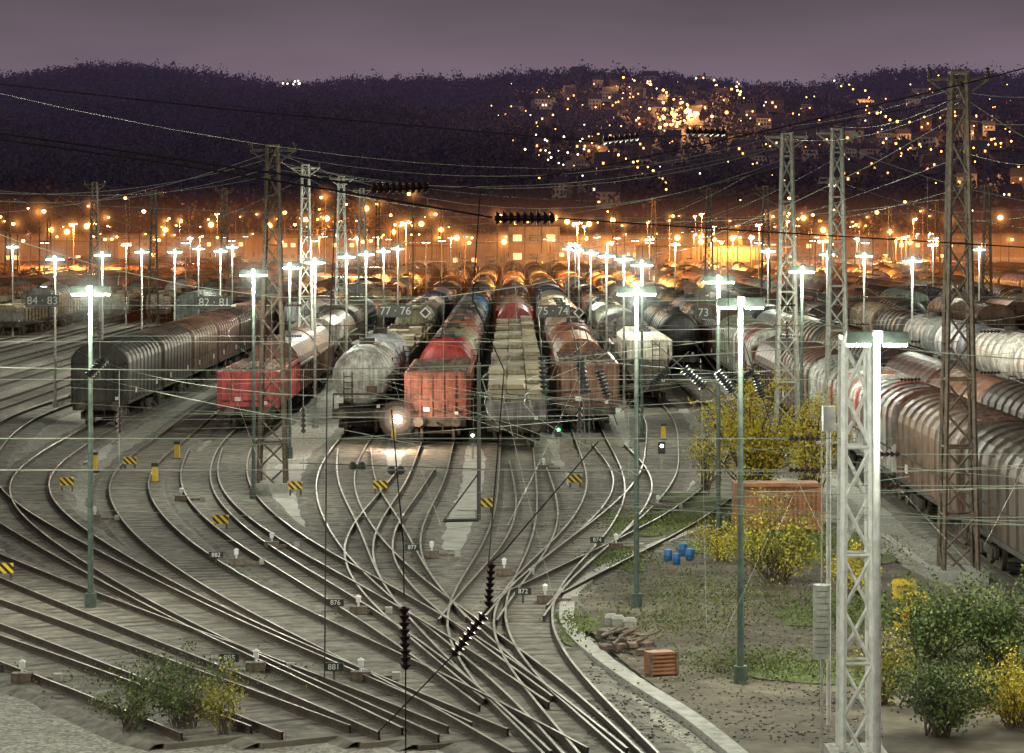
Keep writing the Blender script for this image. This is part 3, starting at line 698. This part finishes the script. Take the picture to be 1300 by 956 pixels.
for (x,y) in [(197,615),(120,600),(1020,612),(842,560),(225,585),(500,562)]:
    X,Y=G(x,y); mb=MB(); mb.box((0,0,.35),(.22,.22,.7),0); mb.box((0,-.0,.78),(.28,.28,.14),1); mb.box((0,0,.06),(.4,.4,.12),1); mb.obj('yellow_trackside_cabinet',[M_yel,M_black],(X,Y,.02))
mb=MB(); p=A(608,460,66); q=A(608,660,66); e=A(563,661,66); mb.beam(p,q,.07,0); mb.beam(q,e,.06,0); mb.beam(A(608,600,66),e,.03,0); mb.tube([p,(p[0],p[1],7.9)],.012); mb.tube([(p[0]-4,p[1],7.9),(p[0]+9,p[1],7.9)],.012); mb.obj('wire_tensioning_bracket',[M_dwire])

# ---------- trackside objects ----------
M_cor=noisy('rusty_container',(0.2,0.08,0.035),(0.36,0.16,0.075),2,.7)
X,Y=G(985,672); mb=MB(); mb.box((0,0,.75),(2.9,1.6,1.5),0)
for i in range(19): mb.box((-1.38+i*.153,-.82,.75),(.07,.05,1.3),0)
for z in (.05,1.5): mb.box((0,-.84,z),(3.0,.1,.12),0)
for sx in (-1.45,1.45): mb.box((sx,-.85,.75),(.13,.12,1.36),0)
mb.obj('corrugated_container',[M_cor],(X,Y,.1))
X,Y=G(838,862); mb=MB(); mb.box((0,0,.28),(.6,.5,.5),0)
for i in range(6): mb.box((0,-.27,.08+i*.09),(.64,.04,.05),0)
for sx in (-.31,.31): mb.box((sx,-.28,.28),(.06,.07,.56),1)
mb.obj('rusty_crate',[M_cor,M_rust],(X,Y,.1),.3)
M_blue=noisy('blue_plastic',(0.02,0.1,0.3),(0.04,0.18,0.46),4,.5)
for (x,y,sc_) in [(848,716,.6),(859,720,.55),(876,715,.6),(867,709,.65)]:
    X,Y=G(x,y); mb=MB(); mb.lathe([(.02,.0),(.2,.0),(.22,.05),(.22,.24),(.235,.26),(.22,.28),(.22,.5),(.18,.56),(.02,.56)],'z',14); mb.obj('blue_barrel',[M_blue],(X,Y,.11)).scale=(sc_,)*3
for (x,y,a) in [(1148,752,.2),(1165,770,-.1),(1152,790,.3)]:
    X,Y=G(x,y+14); mb=MB(); mb.box((0,0,.3),(.8,.6,.6),0); mb.add([(-.44,-.34,.6),(.44,-.34,.6),(.44,.34,.6),(-.44,.34,.6),(-.4,.1,.82),(.4,.1,.82)],[(0,1,5,4),(1,2,5),(2,3,4,5),(3,0,4)],0); mb.box((0,-.32,.35),(.3,.03,.1),1); mb.obj('yellow_grit_bin',[M_yel,M_black],(X,Y,.1),a,).scale=(.7,)*3
mb=MB(); X,Y=G(795,826)
for i in range(14):
    a=random.uniform(-.4,.2); x=random.uniform(-.4,.4); y=random.uniform(-1.2,1.2); z=.06+.12*random.random()*2; mb.cyl((x-.3,y-.5,z),(x+.35+a,y+.6,z+.05),.035,8,i%2)
for i in range(16): mb.box((random.uniform(-.6,.6),random.uniform(-1.5,1.5),.08+random.random()*.16),(.35,.2,.1),i%3,random.uniform(0,3))
mb.obj('scrap_pile',[M_rust,M_scrap,M_scrap],(X,Y,.1))
for (x,y) in [(785,800),(800,803),(776,798)]:
    X,Y=G(x,y); mb=MB(); mb.box((0,0,.1),(.3,.3,.2),0); mb.add([(-.17,-.17,.2),(.17,-.17,.2),(.17,.17,.2),(-.17,.17,.2),(-.1,-.1,.28),(.1,-.1,.28),(.1,.1,.28),(-.1,.1,.28)],[(0,1,5,4),(1,2,6,5),(2,3,7,6),(3,0,4,7),(4,5,6,7)],0); mb.obj('cable_pit_cover',[M_conc],(X,Y,.1))
mb=MB()
for i in range(3500):
    x=random.uniform(745,1120); y=random.uniform(730,950); X,Y=G(x,y); s_=random.uniform(.01,.035)*random.uniform(.5,1.1)
    mb.box((X,Y,.1+s_*.4),(s_*2,s_*1.5,s_),random.choice((0,1,2,2)),random.uniform(0,3))
mb.obj('scattered_stones',[M_conc,M_scrap,M_earth])
mb=MB(); X,Y,Z0=A(1043,770,52)
for i in range(12): mb.cyl((0,0,i*.12),(0,0,i*.12+.105),.17,12,0)
mb.cyl((0,0,1.4),(0,0,4.6),.015,5,1); mb.cyl((0,0,-Z0+.9),(0,0,0),.03,5,1); mb.obj('tension_weight_stack',[M_galv,M_galv],(X,Y,max(Z0-1.0,.2)))
mb=MB(); mb.cyl((0,0,0),(0,0,6.4),.05,8,0); mb.box((0,0,6.4),(.25,.3,.5),0); mb.box((.0,0,5.9),(.5,.05,.05),0); mb.obj('signal_post',[M_white],(A(1052,800,55)[0],55,0))
X,Y,Zh=A(505,532,123.5); mb=MB(); mb.box((0,.05,0),(.4,.1,.4),0); mb.cyl((0,0,0),(0,-.12,0),.2,12,0); mb.sphere((0,-.14,0),.2,10,1); mb.beam((0,.1,-.1),(.9,1.9,-.3),.05,0)
o=mb.obj('shunting_headlamp',[M_black,emis('headlamp_glow',(1,.75,.5),60)],(X,Y,Zh)); plight((0,-.6,0),900,(1,.72,.5),.1,o)
for rr,e in ((.9,.08),(.65,.2),(.42,.6)):
    mb=MB(); mb.lathe([(max(.001,rr*math.sin(math.pi*k/8)),-rr*math.cos(math.pi*k/8)) for k in range(9)],'z',14); mb.obj('lamp_halo',[volmat('halo_headlamp',(1,.72,.5),e)],(X,Y-.2,Zh))  # self-lit shells imitating the headlamp's glow

# ---------- bushes ----------
def bush(name,X,Y,H,R,nb,nl,ls,lm,spread=.22,trunk=.05):
    mb=MB(); pts=[]
    for i in range(nb):
        a=random.uniform(0,2*math.pi); rr=R*math.sqrt(random.random()); h=H*random.uniform(.45,1.0)*(1-.35*(rr/R)**2)
        b0=Vector((random.uniform(-.2,.2)*R,random.uniform(-.2,.2)*R,0)); tip=Vector((rr*math.cos(a),rr*math.sin(a),h)); mid=b0.lerp(tip,.5)+Vector((-.15*tip.x,-.15*tip.y,.12*h))
        prev=b0
        for k in range(1,7):
            t=k/6; p=b0*(1-t)**2+mid*2*t*(1-t)+tip*t*t+Vector((random.uniform(-.04,.04),random.uniform(-.04,.04),0))
            mb.cyl(prev,p,trunk*(1-t*.75)*.5,4,0); prev=p
            if t>.3: pts.append((p.x,p.y,p.z))
            if k>2:
                q=p+Vector((random.gauss(0,.3),random.gauss(0,.3),random.uniform(.05,.4)))*(R*.35); mb.cyl(p,q,trunk*.15,3,0); pts.append(tuple(q)); pts.append(tuple((p+q)/2))
    o=mb.obj(name,[M_rust],(X,Y,.08))
    pts=np.array(pts); w_=rng.random(len(pts))**2.5; idx=rng.choice(len(pts),nl,p=w_/w_.sum())
    C=pts[idx]+rng.normal(size=(nl,3))*spread; C[:,2]=np.maximum(C[:,2],.05)
    inst('foliage',quadmesh('foliage',leafquads(C,ls),lm),(0,0,0),0,o)
M_ly=leafmat('yellow_autumn_leaves',[(0.2,0.17,0.015),(0.58,0.46,0.03),(0.85,0.7,0.06)],1.2)
M_lyg=leafmat('yellow_green_leaves',[(0.08,0.09,0.015),(0.3,0.27,0.03),(0.6,0.5,0.06)],1.2)
M_lg=leafmat('green_leaves',[(0.02,0.04,0.01),(0.07,0.11,0.025),(0.2,0.21,0.05)],1.2)
x,y=G(958,636); bush('autumn_tree',x,y,5.1,2.3,60,9500,.06,M_ly,.2,.1)
x,y=G(1030,640); bush('autumn_tree',x,y,4.4,1.3,24,2800,.055,M_ly,.2,.07)
x,y=G(895,630); bush('autumn_tree',x,y,3.0,1.0,16,1100,.05,M_lyg,.18,.06)
x,y=G(985,745); bush('autumn_bush',x,y,2.7,1.6,54,4800,.045,M_lyg,.14,.04)
x,y=G(915,715); bush('autumn_bush',x,y,1.3,.9,24,1200,.04,M_ly,.12,.03)
x,y=G(1180,850); bush('green_bush',x,y,2.2,1.3,50,5000,.045,M_lg,.12,.03)
x,y=G(1265,850); bush('green_bush',x,y,2.3,1.3,50,5000,.045,M_lg,.12,.03)
x,y=G(1290,930); bush('autumn_bush',x,y,1.5,1.0,40,3800,.036,M_ly,.11,.03)
x,y=G(1190,940); bush('green_bush',x,y,1.7,1.2,50,5500,.04,M_lg,.11,.03)
x,y=G(1120,900); bush('autumn_bush',x,y,1.7,.7,24,1500,.04,M_lyg,.12,.03)
x,y=G(235,930); bush('green_bush',x,y,1.9,1.2,46,2600,.036,M_lg,.09,.025)
x,y=G(165,935); bush('green_bush',x,y,1.3,.9,30,1200,.036,M_lg,.09,.025)
x,y=G(285,940); bush('green_bush',x,y,1.5,.6,20,800,.036,M_lyg,.09,.025)
x,y=G(1085,760); bush('autumn_bush',x,y,1.4,.9,24,1400,.04,M_ly,.12,.03)
x,y=G(30,420); bush('autumn_tree',x,y,4,4,40,3500,.16,M_lyg,.5,.1)

# ---------- hills ----------
SK=[(-900,115),(-300,110),(0,106),(80,98),(150,91),(240,100),(300,107),(370,116),(430,111),(500,108),(600,111),(640,104),(700,101),(760,100),(830,106),(900,110),(960,117),(1040,116),(1090,104),(1150,98),(1220,101),(1300,108),(1700,100),(2400,120)]
YR=2300.; Y0=1080.
SX=np.array([(x-650)*YR/F for x,_ in SK]); SH=np.array([CH+(290-y-0)*YR/F for _,y in SK])
def hz(X,Y):
    R=np.interp(X,SX,SH)
    t=np.clip((Y-Y0)/(YR-Y0),0,1); f=np.where(Y<=YR, t**0.9, 1-0.25*np.clip((Y-YR)/900,0,1))
    env=np.clip(4*t*(1-t),0,1)
    bump=env*(7*np.sin(X*.017+Y*.006)+5*np.sin(X*.031-Y*.013+1)+3*np.sin(X*.07+Y*.03))
    return R*f+bump-1.0
xs=np.linspace(-1400,1400,161); ys=np.linspace(Y0,3200,90)
XX,YY=np.meshgrid(xs,ys); ZZ=hz(XX,YY)
mb=MB(); mb.v=[(float(a),float(b),float(c)) for a,b,c in zip(XX.ravel(),YY.ravel(),ZZ.ravel())]
nx=len(xs)
mb.f=[(j*nx+i,j*nx+i+1,(j+1)*nx+i+1,(j+1)*nx+i) for j in range(len(ys)-1) for i in range(nx-1)]; mb.m=[0]*len(mb.f); mb.sm=[True]*len(mb.f)
mb.obj('hills',[noisy('forest_floor',(0.03,0.022,0.035),(0.05,0.038,0.055),.03,.95,detail=10)])
def hit(x,y):
    Y=np.arange(Y0,YR+5,4.); X=(x-650)*Y/F; zr=CH+(HY-y)*Y/F; h=hz(X,Y); k=np.where(h>=zr)[0]
    if len(k)==0: return None
    return float(X[k[0]]),float(Y[k[0]]),float(h[k[0]])
def m_house(w,d,h,rh,lit,seed,wd=2.4):
    r=random.Random(seed); mb=MB(); mb.box((0,0,h/2-1),(w,d,h+2),0)
    e=.4; mb.add([(-w/2-e,-d/2-e,h),(w/2+e,-d/2-e,h),(w/2+e,d/2+e,h),(-w/2-e,d/2+e,h),(-w/2-e,0,h+rh),(w/2+e,0,h+rh)],[(0,1,5,4),(2,3,4,5),(1,2,5),(3,0,4)],1)
    mb.box((w*.25,0,h+rh),(.7,.7,1.6),0)
    for fl in range(int(h//2.8)):
        for i in range(int(w//wd)):
            xx=-w/2+1.3+i*wd; mb.box((xx,-d/2-.03,1.5+fl*2.8),(1.25,.06,1.4),2 if r.random()<lit else 3)
    mb.box((w/2-1,-d/2-.06,1.0),(1,.1,2),3)
    return mb
M_hw=noisy('house_plaster',(0.3,0.25,0.23),(0.45,0.38,0.35),.3,.9); M_hw2=noisy('house_brick',(0.1,0.06,0.05),(0.18,0.1,0.08),.3,.9); M_roof=noisy('slate_roof',(0.03,0.025,0.035),(0.07,0.05,0.06),1,.8)
M_win=emis('lit_window',(1.0,.5,.16),3.0); M_win2=emis('lit_window_cool',(1.0,.8,.5),3); M_dark=noisy('dark_window',(0.02,.02,.03),(.04,.04,.05),1,.2)
hm=[m_house(11,9,6,4,.25,1).mesh('h1',[M_hw,M_roof,M_win,M_dark]),m_house(13,10,6,4.5,.25,2).mesh('h2',[M_hw,M_roof,M_win2,M_dark]),m_house(9,9,6,5,.3,3).mesh('h3',[M_hw2,M_roof,M_win,M_dark]),m_house(10,10,6,4,.15,4).mesh('h4',[M_hw2,M_roof,M_win,M_dark]),m_house(9,8,6,4,.1,5).mesh('h5',[M_hw,M_roof,M_win,M_dark])]
hp=[]
def house(x,y,q=1):
    p=hit(x,y)
    if not p: return
    for k in hp:
        if abs(k[0]-p[0])<13 and abs(k[1]-p[1])<18: return
    hp.append(p); inst('hillside_house',random.choice(hm),(p[0],p[1],p[2]+1.5),random.uniform(-.6,.6),None,None,(random.uniform(.7,1.0)*q,)*3)
for (cx,cy,sx,sy,nn) in [(860,150,75,26,22),(780,130,55,20,16),(700,140,50,24,10),(930,125,45,18,10),(1100,150,25,14,5),(1160,190,65,24,18),(770,215,50,32,16),(1250,185,50,25,14),(660,170,25,30,5),(850,235,35,15,7),(1280,250,35,15,7),(740,180,40,25,9),(1180,135,80,16,10),(1010,160,45,28,8),(1060,230,60,20,8),(960,200,50,20,7)]:
    for _ in range(nn): house(random.gauss(cx,sx*.65),random.gauss(cy,sy*.65))
for (x,y) in [(1098,148),(1103,140),(1062,108),(735,108),(1105,190)]: house(x,y,1.25)
mb=MB(); mbw=MB()
def sl(x,y,r,m):
    p=hit(x,y)
    if p: m.cyl((p[0],p[1],p[2]),(p[0],p[1],p[2]+9),.1,4,1); m.sphere((p[0],p[1],p[2]+9.5),r,6,0)
def street(pts,n,r0=.4,r1=1.0,j=2):
    for t in np.linspace(0,len(pts)-1.001,n):
        i=int(t); f=t-i; sl(pts[i][0]*(1-f)+pts[i+1][0]*f+random.gauss(0,j),pts[i][1]*(1-f)+pts[i+1][1]*f+random.gauss(0,j),random.uniform(r0,r1),mb)
for _ in range(30): sl(random.gauss(865,24),random.gauss(165,8),random.uniform(.4,1.4),mb)
street([(790,118),(830,125),(870,150),(880,170),(840,180)],30,.35,.9); street([(850,108),(900,118),(935,128),(940,142)],14); street([(630,150),(700,165),(760,150),(800,140)],12,.3,.6)
street([(1060,118),(1100,135),(1100,160),(1140,172),(1230,168)],20,.3,.8); street([(740,200),(790,225),(830,240)],10,.3,.6); street([(1120,205),(1200,215),(1300,200)],14,.3,.6)
for _ in range(100): sl(random.uniform(625,1310),random.gauss(180,48),random.uniform(.2,.45),mb if random.random()<.75 else mbw)
for _ in range(14): sl(random.gauss(715,18),random.gauss(212,13),random.uniform(.3,.5),mbw)
for _ in range(10): sl(random.gauss(372,9),118+random.gauss(0,2),.7,mbw)
mb.obj('hillside_street_lights',[emis('hill_sodium',(1,.46,.1),9),M_rust]); mbw.obj('hillside_street_lights',[emis('hill_white',(1,.95,.75),6),M_rust])
for (x,y,P) in [(865,165,60000),(840,140,22000),(890,150,30000),(780,125,18000),(930,130,20000),(1100,148,26000),(1160,185,20000),(760,210,16000),(820,160,20000),(900,175,22000),(1240,180,15000),(700,130,12000),(875,170,45000),(850,172,45000),(1270,250,14000)]:
    p=hit(x,y)
    if p: plight((p[0],p[1]-8,p[2]+14),P*1.5,(1,.48,.14),1,None,'hillside_street_lamp_light')
st=8.6; gx,gy=np.meshgrid(np.arange(-620,620,st),np.arange(Y0+5,YR+40,st)); gx=gx.ravel()+rng.uniform(-4.5,4.5,gx.size); gy=gy.ravel()+rng.uniform(-4.5,4.5,gy.size)
keep=np.abs(gx)<gy*.225
gx,gy=gx[keep],gy[keep]
ok=np.ones(len(gx),bool)
for q in hp:
    dx=np.abs(gx-q[0]); dy=gy-q[1]; ok&=~((dx<7)&(dy<8)&(dy>-30))
gx,gy=gx[ok],gy[ok]
px_=650+gx/gy*F; th=(px_>690)&(rng.random(len(gx))<.2); gx,gy=gx[~th],gy[~th]
gz=hz(gx,gy); nT=len(gx); hh=rng.uniform(5,13,nT); hh[(rng.random(nT)<.05)]*=1.5
K=28
rad=hh*.45; u=rng.normal(size=(nT,K,3)); u/=np.linalg.norm(u,axis=2)[:,:,None]; rr=rng.random((nT,K,1))**.4
C=u*rr*rad[:,None,None]*np.array([1,1,1.1]); C[:,:,0]+=gx[:,None]; C[:,:,1]+=gy[:,None]; C[:,:,2]+=(gz+hh*.55)[:,None]
M_for=leafmat('bare_forest_crowns',[(0.032,0.023,0.034),(0.044,0.032,0.046),(0.058,0.042,0.06)],.02)
inst('hill_forest',quadmesh('hill_forest',leafquads(C.reshape(-1,3),1.15),M_for))
def belt(name,x0,x1,Zr,hr,n,mat,K=60,ls=.9):
    X=rng.uniform(x0,x1,n); Y=rng.uniform(*Zr,n); h=rng.uniform(*hr,n); rad=h*.36
    u=rng.normal(size=(n,K,3)); u/=np.linalg.norm(u,axis=2)[:,:,None]; r_=rng.random((n,K,1))**.45
    C=u*r_*rad[:,None,None]*np.array([1,1,1.3]); C[:,:,0]+=X[:,None]; C[:,:,1]+=Y[:,None]; C[:,:,2]+=(h*.55)[:,None]
    o=inst(name,quadmesh(name,leafquads(C.reshape(-1,3),ls),mat))
    mb=MB()
    for a,b,c in zip(X,Y,h): mb.cyl((a,b,0),(a+random.uniform(-.5,.5),b,c*.8),.3,5,0,.08)
    mb.obj('trunks',[M_rust],parent=o)
M_belt=leafmat('valley_tree_crowns',[(0.03,0.018,0.015),(0.06,0.036,0.026),(0.09,0.055,0.036)],.1)
belt('valley_tree_row',-260,-40,(900,1040),(14,25),230,M_belt); belt('valley_tree_row',-60,260,(960,1060),(12,19),240,M_belt)

M_ind=noisy('hall_render',(0.16,0.13,0.11),(0.26,0.21,0.18),.5,.9)
def hall(x,w,Z,h,name='industrial_hall',wall=None,lit=.5,d=18):
    X=(x-650)*Z/F; mb=MB(); mb.box((0,d/2,h/2),(w,d,h),0); mb.box((0,d/2,h+.15),(w+.6,d+.6,.3),1)
    n=max(2,int(w/2.4)); 
    for i in range(n):
        for fl in range(max(1,int(h//3.4))):
            mb.box((-w/2+(i+.5)*w/n,-.03,2+fl*3.3),(w/n*.5,.06,1.1),2 if random.random()<lit else 3)
    for i in range(n+1): mb.box((-w/2+i*w/n,-.06,h/2),(.15,.12,h-.1),0)
    mb.box((w*.3,-.1,1.5),(2.4,.08,3),3)
    mb.obj(name,[wall or M_ind,M_roof,M_win,M_dark],(X,Z,0))
hall(678,9,480,10.6,'signal_tower',M_ind,.35,8); hall(590,22,700,6.5,lit=.3); hall(905,34,620,6,lit=.3); hall(1010,30,760,7,lit=.2); hall(420,30,800,7.5,lit=.2); hall(230,40,840,7,lit=.2); hall(760,26,850,8,lit=.3); hall(1160,44,800,7,lit=.2); hall(60,40,760,6.5,lit=.2); hall(520,18,640,6,lit=.4)
mb=MB(); mb.box((0,610,4.4),(700,700,8.7)); mb.obj('haze_glow',[volmat('yard_haze_glow',(1,.33,.08),.00046)])  # emissive box imitating the orange glow over the far yard
mb=MB(); mb.box((0,650,8.0),(720,620,15.9)); mb.obj('haze_glow',[volmat('yard_haze_glow_upper',(1,.35,.15),.00014)])  # weaker emissive box, carries the imitated glow higher
mb=MB(); mb.box((0,1650,85),(5000,1200,168)); mb.obj('haze_glow',[volmat('valley_haze_glow',(.55,.38,.82),.00003)])  # emissive purple box imitating haze, lightens the hills
